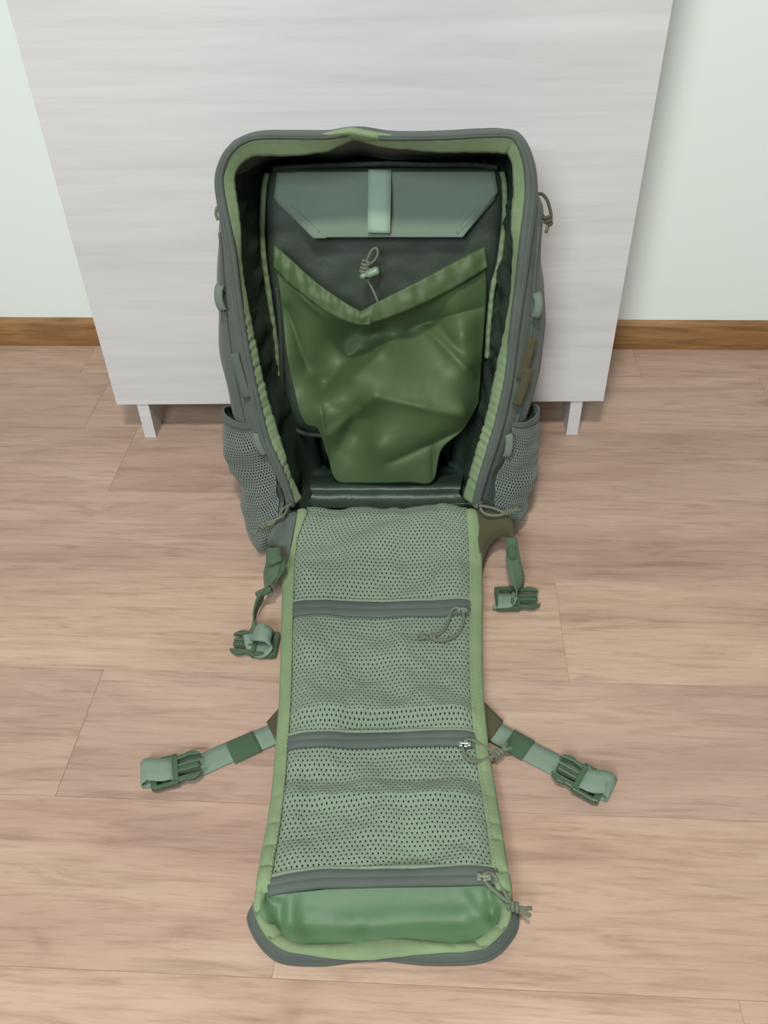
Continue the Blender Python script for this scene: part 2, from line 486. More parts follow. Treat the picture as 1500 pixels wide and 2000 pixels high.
# slack lining bulging over the zip in the middle of the top edge
U_ = cat([(585, 268, 0), (632, 261, 0), (660, 254, 0), (688, 250, 0), (720, 256, 0), (760, 263, 0), (800, 268, 0)], 50)[:, :2]
L_ = cat([(588, 284, 0), (634, 274, 0), (662, 269, 0), (690, 272, 0), (722, 277, 0), (760, 279, 0), (802, 281, 0)], 50)[:, :2]
G = []
for i in range(50):
    row = []
    for j in range(9):
        v = j/8; x, y = U_[i]*(1-v)+L_[i]*v
        row.append(atp(x, y, .001 + .014*v**1.6 - .008*math.sin(math.pi*v)*math.sin(math.pi*i/49) + .002*nz(i*.2, v*2, 3)))
    G.append(row)
sheet('lining_fold', G, M_BIND, pack, **K(thick=.001))

# outer shell (open at the front) incl. closing strip along the bottom
def loop(fn, nb=40):
    L = [fn(i) for i in range(0, NP, 2)]
    a, b = L[-1], L[0]
    return L + [a*(1-t)+b*t for t in np.linspace(0, 1, nb+2)[1:-1]]
def shell_ring(inw, k, off, tail=0.0):
    def fn(i):
        zz = RP[i, 1]
        return rimpt(i, inw - RP[i, 4]*k, off) + np.array([0, 0, -tail*max(0, 1-zz/.10) - .06*off*float(smooth((zz-.30)/.18))])
    return loop(fn)
rings = [shell_ring(0.0, .0, .012, .016), shell_ring(0.0, .25, .020, .040), shell_ring(0, .75, .040, .075), shell_ring(0, 1.0, .070, .085), shell_ring(0, .95, .110, .085),
         shell_ring(.003, .7, .145, .085), shell_ring(.010, .4, .172, .085), shell_ring(.022, .2, .186, .085), shell_ring(.05, 0, .190, .07)]
G = np.array(rings).transpose(1, 0, 2)
for a in range(G.shape[0]):
    for b in range(2, G.shape[1]):
        p = G[a, b]; G[a, b] = p + DV*0 + WD*(.004*nz(*p, 16)) + UP*(.003*nz(p[1], p[2], p[0], 14))
        G[a, b, 2] = max(G[a, b, 2], .004)
nu, nv = G.shape[:2]
V = list(G.reshape(-1, 3)); F = gridf(nu, nv, True)
V.append(G[:, -1].mean(0)); ci = len(V)-1
F += [(((i+1) % nu)*nv+nv-1, i*nv+nv-1, ci) for i in range(nu)]
link('shell', V, F, M_CORD, pack, **K(thick=0.0015))
# piping seam on the shell side
for sgn in (-1, 1):
    idx = [i for i in range(NP) if (RP[i, 0] < 0) == (sgn < 0) and .03 < RP[i, 1] < .40]
    tube('seam_piping', [rimpt(i, -RP[i, 4]*.45-.001, .027) for i in idx], .0022, M_TAPE, pack, 6, **K())

# inner lining
def ring_l(inw, off, wr):
    def fn(i):
        p = rimpt(i, RP[i, 2]*.8 + inw, off)
        p[2] += .10*off*float(smooth((RP[i, 1]-.30)/.18))
        p[2] -= .062*float(smooth((.07-RP[i, 1])/.07))*min(1, off/.035)
        if RP[i, 0] > 0:
            p = p - WD*.016*math.sin(math.pi*min(off/.13, 1))*math.exp(-((RP[i, 1]-.20)/.10)**2)
        if wr:
            h = RP[i, 1]
            p = p + WD*wr*(nz(p[0]*6, p[1]*22, p[2]*34) + .6*nz(p[1]*50, p[2]*60+7, 1)) 
        return p
    return loop(fn)
spec = [(.002, .006, 0), (-.004, .025, .005), (-.008, .045, .011), (-.008, .065, .015), (-.006, .085, .017), (-.002, .105, .017), (.004, .125, .014), (.010, .145, .006), (.018, .160, .003), (.034, .166, 0)]
G = np.array([ring_l(*q) for q in spec]).transpose(1, 0, 2)
nu, nv = G.shape[:2]
V = list(G.reshape(-1, 3)); F = gridf(nu, nv, True)
V.append(G[:, -1].mean(0)); ci = len(V)-1
F += [(((i+1) % nu)*nv+nv-1, i*nv+nv-1, ci) for i in range(nu)]
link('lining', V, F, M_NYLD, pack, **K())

# pack base on the floor
base2 = [(-.250, .955), (-.262, 1.00), (-.255, 1.08), (-.225, 1.150), (-.14, 1.175), (0, 1.178), (.075, 1.155), (.112, 1.10), (.118, 1.04), (.095, 1.000), (0.0, .985), (-.16, .962), (-.22, .945)]
loop2 = cat(base2, 72, True); cen = loop2.mean(0)
G = []
for z, s in ((.0005, .90), (.004, .97), (.015, 1.0), (.035, 1.0), (.055, .97)):
    G.append([np.array([*(cen+(p-cen)*s + np.array([0, z*.16])), z]) for p in loop2])
G = np.array(G).transpose(1, 0, 2); nu, nv = G.shape[:2]
V = list(G.reshape(-1, 3)); F = gridf(nu, nv, True)
V.append(G[:, 0].mean(0))
F += [(i*nv, ((i+1) % nu)*nv, len(V)-1) for i in range(nu)]
link('base', V, F, M_CORD, pack, **K(thick=.0015))

# padded bottom gusset seen inside
rowsB = [((600, 928), (906, 928), 1.085), ((603, 935), (903, 935), 1.060), ((604, 940), (902, 940), 1.045), ((605, 946), (901, 946), 1.030), ((606, 953), (900, 953), 1.020),
         ((608, 958), (898, 958), 1.018), ((610, 964), (896, 964), 1.020), ((606, 975), (904, 975), 1.015), ((598, 985), (915, 985), .995), ((590, 992), (925, 992), .972)]
G = []
for (l, r, Y) in rowsB:
    row = []
    for j in range(25):
        u = j/24
        p = aty(l[0]+(r[0]-l[0])*u, l[1]+(r[1]-l[1])*u, Y + .006*u)
        row.append(p + np.array([0, .002*nz(u*6, Y*30, 0), .0012*nz(u*9, Y*20, 4)]))
    G.append(row)
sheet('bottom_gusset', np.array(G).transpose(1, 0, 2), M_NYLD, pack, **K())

# --- padded sleeve on the back wall
def lerp_rows(tab, y):
    return np.interp(y, [t[0] for t in tab], [t[1] for t in tab])
sl_l = [(325, 535), (345, 517), (400, 513), (500, 520), (560, 528), (620, 538), (720, 546), (800, 556), (830, 572), (848, 605)]
sl_r = [(325, 968), (345, 984), (420, 985), (500, 975), (600, 956), (680, 950), (760, 946), (810, 936), (835, 918), (848, 890)]
G = []
for y in np.linspace(325, 848, 64):
    l, r = lerp_rows(sl_l, y), lerp_rows(sl_r, y); row = []
    ev = min(1, (848-y)/14+.0, (y-325)/10+.25)
    for j in range(41):
        u = j/40; e = min(u, 1-u)
        k = smooth(min(1, e/.03))*smooth(max(0, ev))
        px = l+(r-l)*u
        wr = .0035*nz(px*.012, y*.016, 3) + .002*nz(px*.03, y*.035, 8)
        row.append(atp(px, y, .158 - .022*k + wr*k))
    G.append(row)
sleeve = sheet('back_sleeve', np.array(G).transpose(1, 0, 2), M_SLEEVE, pack, **K())
def edge_strip(name, px, off, width, mat, parent, amp=.001, n=90, thick=.0014):
    P = cat([np.append(p, 0) for p in np.array(px, float)], n)[:, :2]
    T = np.gradient(P, axis=0); T /= np.linalg.norm(T, axis=1)[:, None]
    N = np.stack([T[:, 1], -T[:, 0]], axis=1)
    wpx = width*1300
    G = []
    for i in range(n):
        r_ = abs(math.sin(i*.55+1.7*nz(i*.13, 1, width*99)))
        row = []
        for j in range(6):
            u = j/5-.5
            wv = 1 + .15*nz(i*.21, 5, width*50)
            q = P[i]+N[i]*u*wpx*wv
            row.append(atp(q[0], q[1], off - amp*2.2*math.cos(math.pi*u)*(0.4+r_)))
        G.append(row)
    return sheet(name, G, mat, parent, **K(thick=thick, offset=0))
edge_strip('sleeve_binding', [(522, 338), (517, 360), (514, 400), (512, 450), (515, 500), (521, 545), (529, 600), (536, 650), (541, 700), (544, 735)], .139, .008, M_BIND, sleeve, .0016)
edge_strip('sleeve_binding', [(980, 335), (985, 360), (986, 420), (981, 470), (974, 520), (963, 560), (957, 610), (953, 660), (951, 700)], .139, .008, M_BIND, sleeve, .0016)
edge_strip('sleeve_binding', [(532, 330), (600, 325), (680, 322), (760, 320), (840, 322), (920, 322), (972, 328)], .142, .008, M_SLEEVE, sleeve, .0008)
tube('sleeve_piping', np.array([atp(x, y, .138) for x, y in cat([(541, 560, 0), (548, 640, 0), (550, 720, 0), (553, 790, 0), (565, 828, 0), (590, 845, 0), (640, 851, 0), (720, 852, 0)], 60)[:, :2]]), .0042, M_SLEEVE, sleeve, 8, **K())

# hook-and-loop flap with cut corners
fl_l = [(336, 541), (386, 536), (464, 612)]; fl_r = [(333, 966), (376, 972), (464, 904)]
G = []
for k, v in enumerate(np.linspace(0, 1, 34)):
    y = 335+129*v
    l, r = lerp_rows(fl_l, y), lerp_rows(fl_r, y); row = []
    for j in range(41):
        u = j/40; px = l+(r-l)*u
        row.append(atp(px, y + (2 if u < .1 else 0), .134 - .004 - .020*v*v + .0025*nz(px*.012, y*.02, 1)))
    G.append(row)
velf = sheet('sleeve_flap', np.array(G).transpose(1, 0, 2), M_VEL, sleeve, **K(thick=.0028))
def strip_px(name, a, b, off_a, off_b, width, mat, parent, n=16, thick=.0016, bow=0.0):
    P = np.array([atp(a[0]+(b[0]-a[0])*t, a[1]+(b[1]-a[1])*t, off_a+(off_b-off_a)*t-bow*math.sin(math.pi*t)) for t in np.linspace(0, 1, n)])
    d = P[-1]-P[0]; s = np.cross(d, DV)
    return ribbon(name, P, s, width, mat, parent, thick, **K())
strip_px('flap_hem', (546, 391), (620, 459), .1268, .1105, .012, M_VEL, sleeve)
strip_px('flap_hem', (962, 382), (896, 459), .1270, .1105, .012, M_VEL, sleeve)
strip_px('webbing_tab', (742, 332), (740, 455), .127, .100, .031, M_TAB, sleeve, thick=.003, bow=.004)

# --- drawstring pouch hanging in the opening
top_c = cat([(533, 492, 0), (600, 552, 0), (660, 598, 0), (700, 622, 0), (722, 627, 0), (760, 604, 0), (850, 552, 0), (948, 492, 0)], 101)[:, :2]
bot_c = cat([(584, 802, 0), (600, 830, 0), (622, 838, 0), (640, 890, 0), (657, 938, 0), (700, 943, 0), (750, 943, 0), (800, 942, 0), (845, 940, 0), (862, 878, 0), (905, 838, 0), (935, 786, 0)], 101)[:, :2]
lef_c = cat([(533, 492, 0), (545, 560, 0), (553, 620, 0), (562, 700, 0), (584, 802, 0)], 101)[:, :2]
rig_c = cat([(948, 492, 0), (950, 560, 0), (946, 640, 0), (940, 720, 0), (935, 786, 0)], 101)[:, :2]
ctrl = [(533, 492, .018), (600, 552, .046), (660, 598, .062), (722, 627, .066), (760, 604, .060), (850, 552, .040), (948, 492, .014),
        (553, 620, .026), (562, 700, .040), (584, 800, .054), (946, 640, .006), (940, 720, .012), (935, 786, .026),
        (765, 662, .018), (735, 645, .004), (620, 800, .078), (735, 770, .098), (690, 735, .066), (800, 735, .070), (905, 800, .080), (830, 785, .086), (860, 720, .052),
        (632, 748, .004), (690, 690, -.004), (612, 690, .018), (592, 740, .026), (600, 620, .036), (640, 640, .026), (575, 650, .034), (655, 775, .066), (705, 715, .052), (745, 685, .040), (700, 640, .006),
        (890, 610, .032), (840, 625, .002), (915, 715, .050), (870, 670, .030), (800, 648, .004), (905, 655, .044),
        (657, 940, .046), (695, 850, .040), (680, 890, .044), (715, 815, .056), (750, 942, .064), (845, 940, .060), (780, 870, .082), (790, 820, .088), (860, 828, .080), (740, 870, .086), (660, 850, .060),
        (640, 832, .070), (600, 838, .058), (845, 880, .062), (800, 905, .070), (900, 838, .062)]
C = np.array(ctrl, float)
def kern(d): return np.sqrt(d*d + 10.0**2)
A = kern(np.linalg.norm(C[:, None, :2]-C[None, :, :2], axis=2))
wts = np.linalg.solve(np.block([[A, np.ones((len(C), 1))], [np.ones((1, len(C))), np.zeros((1, 1))]]), np.append(C[:, 2], 0))
def fwd(x, y):
    d = kern(np.hypot(C[:, 0]-x, C[:, 1]-y)); return float(d @ wts[:-1] + wts[-1])
creases = [((830, 640), (925, 735), .006, 7), ((715, 655), (628, 762), -.006, 10), ((860, 640), (900, 690), -.004, 7), ((735, 772), (640, 850), .006, 9), ((760, 905), (905, 838), -.007, 9),
           ((735, 775), (905, 812), .007, 11), ((625, 790), (640, 890), .005, 6), ((775, 660), (690, 740), .005, 12), ((800, 640), (940, 600), -.008, 14), ((560, 600), (600, 720), -.010, 12), ((845, 870), (848, 940), -.005, 5), ((570, 560), (640, 625), .005, 9),
           ((600, 800), (660, 795), -.004, 8), ((700, 790), (660, 880), -.006, 12)]
def crease(x, y):
    s = 0
    for (a, b, am, w) in creases:
        a = np.array(a, float); b = np.array(b, float); d = b-a; L = d @ d
        t = ((np.array([x, y])-a) @ d)/L
        if -.3 < t < 1.3:
            tc = min(max(t, 0), 1); q = a+d*tc; r = math.hypot(x-q[0], y-q[1])
            s += 1.6*am*math.exp(-(r/w)**1.15)*(math.sin(math.pi*min(max((t+.15)/1.3, 0), 1))**.6)
    return s
NU, NV_ = 101, 101
G = np.zeros((NU, NV_, 3))
POFF = .122
for i in range(NU):
    u = i/100
    for j in range(NV_):
        v = j/100
        q = (1-v)*top_c[i]+v*bot_c[i]+(1-u)*lef_c[j]+u*rig_c[j] - ((1-u)*(1-v)*top_c[0]+u*(1-v)*top_c[-1]+(1-u)*v*bot_c[0]+u*v*bot_c[-1])
        x, y = q
        e = min(u, 1-u, v*2, 1)
        w = .0016*nz(x*.02, y*.02, 2)+.0003*nz(x*.08, y*.05, 9)
        off = min(POFF - fwd(x, y) - crease(x, y) + w, .130)
        G[i, j] = atp(x, y, off)
pouch = sheet('drawstring_pouch', G, M_NYL, pack, **K(thick=.0008))
# hems of the pouch mouth: two rolled bands meeting in a V
def hem(up, lo, fu, fl, name):
    U = cat([np.append(p, 0) for p in np.array(up, float)], 70)[:, :2]; L = cat([np.append(p, 0) for p in np.array(lo, float)], 70)[:, :2]
    G = []
    for i in range(70):
        t = i/69; row = []
        for j in range(9):
            v = j/8; x, y = U[i]*(1-v)+L[i]*v
            f = np.interp(t, [0, .5, 1], fu)*(1-v)+np.interp(t, [0, .5, 1], fl)*v + .006
            off = POFF - f - .0025*math.sin(math.pi*v) + .0035*nz(x*.04, y*.04, 4)*math.sin(math.pi*v) + .003*nz(t*14, v*1.2, 6)
            row.append(atp(x, y, off))
        G.append(row)
    return sheet(name, G, M_NYL, pouch, **K(thick=.0012))
hem([(536, 478), (570, 508), (610, 545), (655, 578), (700, 606), (722, 612)], [(534, 522), (568, 556), (612, 592), (655, 618), (695, 633), (724, 634)], (.016, .050, .068), (.022, .054, .072), 'pouch_hem')
hem([(700, 612), (722, 598), (744, 586), (800, 558), (850, 532), (900, 505), (946, 482)], [(704, 634), (738, 627), (770, 616), (815, 598), (865, 574), (912, 548), (952, 522)], (.068, .046, .012), (.070, .048, .018), 'pouch_hem')
# draw cord, knot and cord lock
def cord(name, px, offs, r, parent, n=50, fn=atp, mat=None):
    P3_ = [np.array(fn(p[0], p[1], o)) for p, o in zip(px, offs)]
    return tube(name, cat(P3_, n), r, mat or M_CORDL, parent, 8, **K())
dc = cord('draw_cord', [(738, 590), (732, 575), (724, 558), (717, 546), (711, 532), (714, 520), (718, 506), (724, 492), (733, 484), (738, 492), (734, 505), (724, 515), (714, 524)],
          [.083, .085, .088, .090, .090, .092, .094, .096, .097, .095, .092, .090, .089], .0017, pouch, 90)
def knot(name, c, axis, r, R, turns, parent, mat=None):
    axis = np.array(axis, float); axis /= np.linalg.norm(axis)
    a = np.cross(axis, [0.2, .9, .3]); a /= np.linalg.norm(a); b = np.cross(axis, a)
    t = np.linspace(0, turns*2*math.pi, int(turns*16))
    P = np.array([np.array(c)+axis*((x/(turns*2*math.pi)-.5)*turns*r*2.1)+R*(a*math.cos(x)+b*math.sin(x)) for x in t])
    return tube(name, P, r, mat or M_CORDL, parent, 7, **K())
kc = atp(713, 521, .088)
knot('cord_knot', kc, atp(718, 500, .088)-kc, .0023, .0048, 3, pouch)
a, b = atp(704, 541, .078), atp(740, 527, .078)
Pl = [a+(b-a)*t for t in np.linspace(0, 1, 12)]
rr = np.array([.0030, .0042, .0042, .0030, .0052, .0058, .0060, .0060, .0060, .0060, .0058, .0044])
tube('cord_lock', Pl, rr, M_LOCK, pouch, 12, **K())

# --- front flap laid on the floor
left_e = [(990, 585, .074), (1010, 580, .070), (1060, 560, .046), (1110, 555, .026), (1200, 552, .019), (1300, 550, .018), (1380, 547, .018), (1470, 540, .018), (1550, 533, .020), (1620, 523, .024), (1680, 511, .028), (1730, 503, .030), (1765, 505, .028), (1800, 516, .026)]
right_e = [(990, 926, .074), (1010, 932, .070), (1060, 938, .046), (1110, 940, .026), (1200, 940, .019), (1300, 940, .018), (1380, 944, .018), (1470, 953, .018), (1550, 966, .020), (1620, 978, .024), (1680, 987, .028), (1730, 996, .030), (1765, 1000, .028), (1800, 998, .026)]
def fl_pt(u, y, lift=0.0, inset=0.0):
    """u 0..1 across the flap, y photo row along it"""
    xl, zl = np.interp(y, [t[0] for t in left_e], [t[1] for t in left_e]), np.interp(y, [t[0] for t in left_e], [t[2] for t in left_e])
    xr, zr = np.interp(y, [t[0] for t in right_e], [t[1] for t in right_e]), np.interp(y, [t[0] for t in right_e], [t[2] for t in right_e])
    x = xl+(xr-xl)*u; z = zl+(zr-zl)*u
    p = atz(x, y, z); p[2] += lift
    return p
bulge_y = [(990, .000), (1010, .006), (1060, .014), (1110, .016), (1170, .010), (1182, .007), (1208, .007), (1260, .013), (1340, .013), (1375, .015), (1402, .020), (1425, .008), (1440, .008), (1466, .008), (1500, .010), (1528, .006), (1548, .013), (1566, .017), (1588, .009), (1620, .008), (1690, .006), (1740, .003), (1800, .0)]
def bulge(u, y):
    b = np.interp(y, [t[0] for t in bulge_y], [t[1] for t in bulge_y])
    e = min(u, 1-u)
    k = smooth(min(1, e/.12))
    f = .0110*nz(u*3.2, y*.011, 1)+.0050*nz(u*7+3, y*.02, 5)+.0022*nz(u*16, y*.05, 8)
    dd = (u*1.3+(y-1200)*.0036)
    f += .0060*math.sin(dd*7)*max(0, nz(u*2, y*.006, 9)+.3)
    calm = 1 - .75*max(math.exp(-((y-1195)/22)**2), math.exp(-((y-1454)/22)**2), math.exp(-((y-1720)/26)**2))
    if y > 1690: f *= max(.2, 1-(y-1690)/60)
    return b*k + f*k*calm
# backing of the flap (outer cloth) lying under the pockets
ys = np.linspace(990, 1738, 70)
G = [[fl_pt(u, y, -.006+bulge(u, y)*.55) for y in ys] for u in np.linspace(.0, 1, 31)]
flap = sheet('front_flap', G, M_NYLB, pack, **K(thick=.0015))
# side wall of the flap down to the floor
for e, s in ((left_e, -1), (right_e, 1)):
    G = []
    for y in np.linspace(1085, 1800, 80):
        u = 0 if s < 0 else 1
        p = fl_pt(u, y); q = p.copy(); q[2] = .0015; q[0] -= s*.007
        m = (p+q)/2; m[0] -= s*.001
        G.append([p, p*.5+m*.5, m, q])
    sheet('flap_side_wall', G, M_CORD, flap, **K(thick=.001, offset=0))
u_in = .045
def mesh_panel(y0, y1, nu_, nv_, sagl=(0, 0, 0), sagh=(0, 0, 0)):
    def S(u, v):
        uu = u_in+(1-2*u_in)*u
        a = y0+np.interp(u, [0, .5, 1], sagl); b = y1+np.interp(u, [0, .5, 1], sagh)
        y = a+(b-a)*v
        return fl_pt(uu, y, bulge(uu, y))
    return holes('mesh_pocket', S, nu_, nv_, M_MESH, flap, .37)
mesh_panel(991, 1182, 42, 32, (0, 0, 0), (0, 4, -3))
mesh_panel(1208, 1443, 42, 34, (3, 4, -2), (4, 2, 0))
mesh_panel(1464, 1706, 42, 32, (4, 0, 0), (20, -2, -3))
def zipper(y_pts, half, name='pocket_zipper'):
    Gz = []
    for u in np.linspace(u_in-.004, 1-u_in+.004, 60):
        y = np.interp(u, [0, .25, .5, .75, 1], y_pts); row = []
        for k, (d, h) in enumerate([(-1, .0005), (-.9, .0028), (-.1, .0034), (0, .0026), (.1, .0034), (.9, .0028), (1, .0005)]):
            yy = y+d*half; row.append(fl_pt(u, yy, bulge(u, yy)+h))
        Gz.append(row)
    z = sheet(name, Gz, M_TAPE, flap, **K(thick=.001))
    # knitted hem cord above the zip
    tube('pocket_hem', [fl_pt(u, np.interp(u, [0, .25, .5, .75, 1], y_pts)-half-3, bulge(u, y)+.0025) for u in np.linspace(u_in, 1-u_in, 60)], .0022*(1+.12*np.sin(np.arange(60)*2.4)), M_MESH, flap, 6, **K())
    return z
zipper([1196, 1197, 1199, 1197, 1192], 14)
zipper([1459, 1455, 1453, 1452, 1452], 13.5)
zipper([1738, 1722, 1719, 1718, 1715], 16)
# flap bindings
def flap_binding(e, s):
    G = []
    ysb = np.linspace(1000, 1745, 240)
    for k, y in enumerate(ysb):
        row = []
        ruff = max(0, (y-1480)/300)
        r_ = abs(math.sin(k*.21+nz(k*.05, 1, s)*2))
        for j in range(7):
            v = j/6
            u = (v*.060-.004) if s < 0 else 1-(v*.066-.004)
            pin = (1-r_)**4*ruff
            row.append(fl_pt(u, y, .0035+.0035*math.sin(math.pi*v)+ruff*(.0035*(r_-.5)*math.sin(math.pi*v)) - .008*pin*math.sin(math.pi*v)+bulge(u, y)*.8*v+.0008*nz(k*.1, v*3, s)))
        G.append(row)
    return sheet('flap_binding', G, M_BIND, flap, **K(thick=.0012, offset=0))
flap_binding(left_e, -1); flap_binding(right_e, 1)
# stitches along the inner edge of each binding
gs = Geo()
for s in (-1, 1):
    for k, y in enumerate(np.arange(1090, 1730, 8.5)):
        u = .052 if s < 0 else 1-.050
        p0 = fl_pt(u, y, .0068+bulge(u, y)*.75); p1 = fl_pt(u, y+4.5, .0068+bulge(u, y+4.5)*.75)
        d = p1-p0; L = np.linalg.norm(d); d /= L; sd = np.cross(d, [0, 0, 1]); sd /= np.linalg.norm(sd)
        gs.box((p0+p1)/2, (.0009, L, .0008), np.stack([sd, d, np.cross(sd, d)], axis=1))
gs.link('stitching', M_STITCH, flap, **K(kind='stuff'))

# rounded tip of the flap: green lining pan, binding and zip edge
tip_out = [(502, 1732), (497, 1775), (508, 1808), (530, 1838), (560, 1858), (620, 1868), (660, 1873), (720, 1874), (780, 1868), (850, 1862), (920, 1858), (955, 1846), (980, 1822), (996, 1792), (998, 1730)]
tip_z = [.029, .028, .026, .024, .022, .020, .017, .015, .016, .019, .020, .021, .023, .026, .029]
TO = cat([(x, y, z*1000) for (x, y), z in zip(tip_out, tip_z)], 121)
top_y = lambda u: np.interp(u, [0, .25, .5, .75, 1], [1750, 1738, 1734, 1733, 1731])
G = []
for i in range(121):
    u = i/120
    ox, oy, oz = TO[i]
    ux = u_in+(1-2*u_in)*u
    yt = top_y(u); P0 = fl_pt(ux, yt, .002)
    PE = atz(ox, oy, oz/1000)
    row = []
    for j in range(34):
        v = j/33
        p = P0*(1-v)+PE*v
        dip = -.010*math.sin(math.pi*v)**.8*min(1, 4*min(u, 1-u)+.1)
        fold = .0035*math.sin(v*9+.5)*math.exp(-((v-.35)/.25)**2)*min(1, 5*min(u, 1-u)) + .003*nz(u*5, v*2.5, 3)*math.sin(math.pi*v)+.0085*nz(u*8+2, v*3, 7)*math.sin(math.pi*v)*(math.exp(-((u-.1)/.16)**2)+math.exp(-((u-.9)/.12)**2))
        sv = math.sin(math.pi*v)
        fold += sv*(.0035*math.exp(-((u-.42)/.022)**2)*float(smooth(v*2-.6)) + .006*math.exp(-((u-.17-.16*(v-.5))/.040)**2) - .004*math.exp(-((u-.07-.1*v)/.03)**2) - .007*math.exp(-((u-.90+.10*(v-.5))/.028)**2) + .004*math.exp(-((u-.83)/.03)**2))
        p = p.copy(); p[2] = max(p[2]+dip+fold, .005); row.append(p)
    G.append(row)
sheet('tip_lining', G, M_NYLB, flap, **K(thick=.001))
Gb = []; Gz = []; zc = []
for i in range(121):
    ox, oy, oz = TO[i]; PE = atz(ox, oy, oz/1000); u = i/120
    cpt = atz(750, 1740, .02); d = cpt-PE; d[2] = 0; d /= np.linalg.norm(d)
    wB = .014*(1+.5*math.exp(-((u-.45)/.2)**2)) if .12 < u < .88 else .010
    pin = abs(math.sin(i*.33)); ed = .0045*(1-pin)**2*(1 if (u < .2 or u > .72) else .2)
    Gb.append([PE + d*wB*t + np.array([0, 0, .002+.003*math.sin(math.pi*t)-.005*t - ed]) for t in np.linspace(-.06, 1, 7)])
    kz = (1 - 1.5*math.exp(-((u-.45)/.15)**2))*float(smooth(min(u, 1-u)/.07))
    base = PE - d*.0062*kz; lip = np.array([0, 0, 1.])
    ztop = max(oz/1000-.010, .008)
    Gz.append([np.array([*(PE+d*.001)[:2], oz/1000-.001]), np.array([*(PE-d*.002*kz)[:2], ztop+.002]), np.array([*(base)[:2], ztop-.002]), np.array([*(base-d*.002*kz)[:2], ztop*.5+.001]), np.array([*(base-d*.002*kz)[:2], .0015]), np.array([*(base+d*.006)[:2], .001])])
    zc.append(np.array([*(base-d*.0022*kz)[:2], ztop*.62+.001]))
sheet('tip_binding', Gb, M_BIND, flap, **K(thick=.0012, offset=0))
sheet('tip_zipper_tape', Gz, M_TAPE, flap, **K(thick=.001, offset=0))
zc = cat(zc, 560)
tube('tip_zipper_coil', zc, .0016*(1+.45*np.where(np.arange(560) % 2, 1, -1)), M_TAPE, flap, 5, **K(kind='stuff'))

# --- zip pulls
def pull(px, zs, slider, metal, tail, parent, r=.0021):
    """slider body with cord loop ending in a knot; px: loop path"""
    n = len(px)
    P = [atz(x, y, z) for (x, y), z in zip(px, zs)]
    sp, ang = slider
    g = Geo()
    for dx, w in ((-.0045, .0075), (.0015, .0090), (.0055, .0060)):
        g.box((dx, 0, 0), (.0045, w, .0042))
    g.box((0, 0, .0030), (.0105, .0030, .0018)); g.box((-.0045, 0, .0022), (.002, .003, .003)); g.box((.0045, 0, .0022), (.002, .003, .003))
    c, s = math.cos(ang), math.sin(ang)
    g.xf(np.array([[c, -s, 0], [s, c, 0], [0, 0, 1]]), sp)
    o = g.link('zip_pull', M_METAL if metal else M_SLIDE, parent, smooth_=False, **K(bevel=.0006))
    tube('pull_cord', cat(P, 70), r, M_CORDL, o if parent is pack else parent, 8, **K())
    kp = np.array(tail[0]); ax = np.array(tail[1])
    par = o if parent is pack else parent
    knot('pull_knot', kp, ax, r, .0036, 2.4, par)
    axn = ax/np.linalg.norm(ax)
    for q in (-.35, .35):
        side = np.cross(axn, [0, 0, 1])
        tube('cord_end', [kp+axn*.004, kp+axn*.011+side*q*.004, kp+axn*.018+side*q*.012], r, M_CORDL, par, 7, **K())
    return o
def fz(px, py, lift=.006):
    """height of the flap top at a photo point"""
    xl = np.interp(py, [t[0] for t in left_e], [t[1] for t in left_e]); xr = np.interp(py, [t[0] for t in right_e], [t[1] for t in right_e])
    u = min(max((px-xl)/(xr-xl), 0), 1); z = np.interp(py, [t[0] for t in left_e], [t[2] for t in left_e])
    return z+bulge(u, min(max(py, 990), 1795))+lift
def pull_on_flap(px, slider_px, ang, metal, kpx, kdir):
    zs = [fz(*p) for p in px]
    a = atz(*kpx, fz(*kpx)); b = atz(kpx[0]+kdir[0], kpx[1]+kdir[1], fz(*kpx))
    pull(px, zs, (atz(*slider_px, fz(*slider_px, .0065)), ang), metal, (a, b-a), flap)
pull_on_flap([(905, 1193), (895, 1187), (884, 1190), (878, 1205), (872, 1222), (862, 1236), (846, 1244), (850, 1250), (868, 1250), (888, 1243), (900, 1228), (905, 1212), (905, 1196)],
             (902, 1192), 0.1, False, (843, 1244), (-30, 0))
pull_on_flap([(905, 1452), (912, 1445), (925, 1447), (945, 1458), (962, 1467), (968, 1474), (955, 1480), (935, 1487), (918, 1486), (908, 1475), (903, 1460)],
             (907, 1454), 0.0, True, (972, 1471), (22, -14))
pull_on_flap([(945, 1716), (950, 1706), (962, 1708), (975, 1725), (988, 1748), (998, 1768), (990, 1760), (975, 1748), (960, 1735), (948, 1722)],
             (944, 1714), 0.0, False, (1003, 1770), (24, 8))
# sliders at the bottom of the main zip
def pz(px, py, z): return atz(px, py, z)
pull([(562, 985), (553, 995), (546, 1005), (538, 1018), (524, 1026), (512, 1030), (524, 1021), (540, 1014), (554, 1006), (560, 996), (563, 987)],
     [.083, .085, .086, .084, .082, .080, .084, .088, .090, .088, .085], (atz(565, 982, .086), 2.2), True, (atz(512, 1030, .082), atz(492, 1042, .08)-atz(512, 1030, .082)), pack, .0020)
pull([(936, 988), (948, 989), (965, 993), (982, 1000), (992, 1000), (976, 1006), (958, 1006), (944, 1001), (938, 992)],
     [.085, .086, .087, .086, .085, .083, .083, .084, .086], (atz(934, 985, .086), 0.9), True, (atz(994, 999, .085), atz(1014, 993, .085)-atz(994, 999, .085)), pack, .0022)

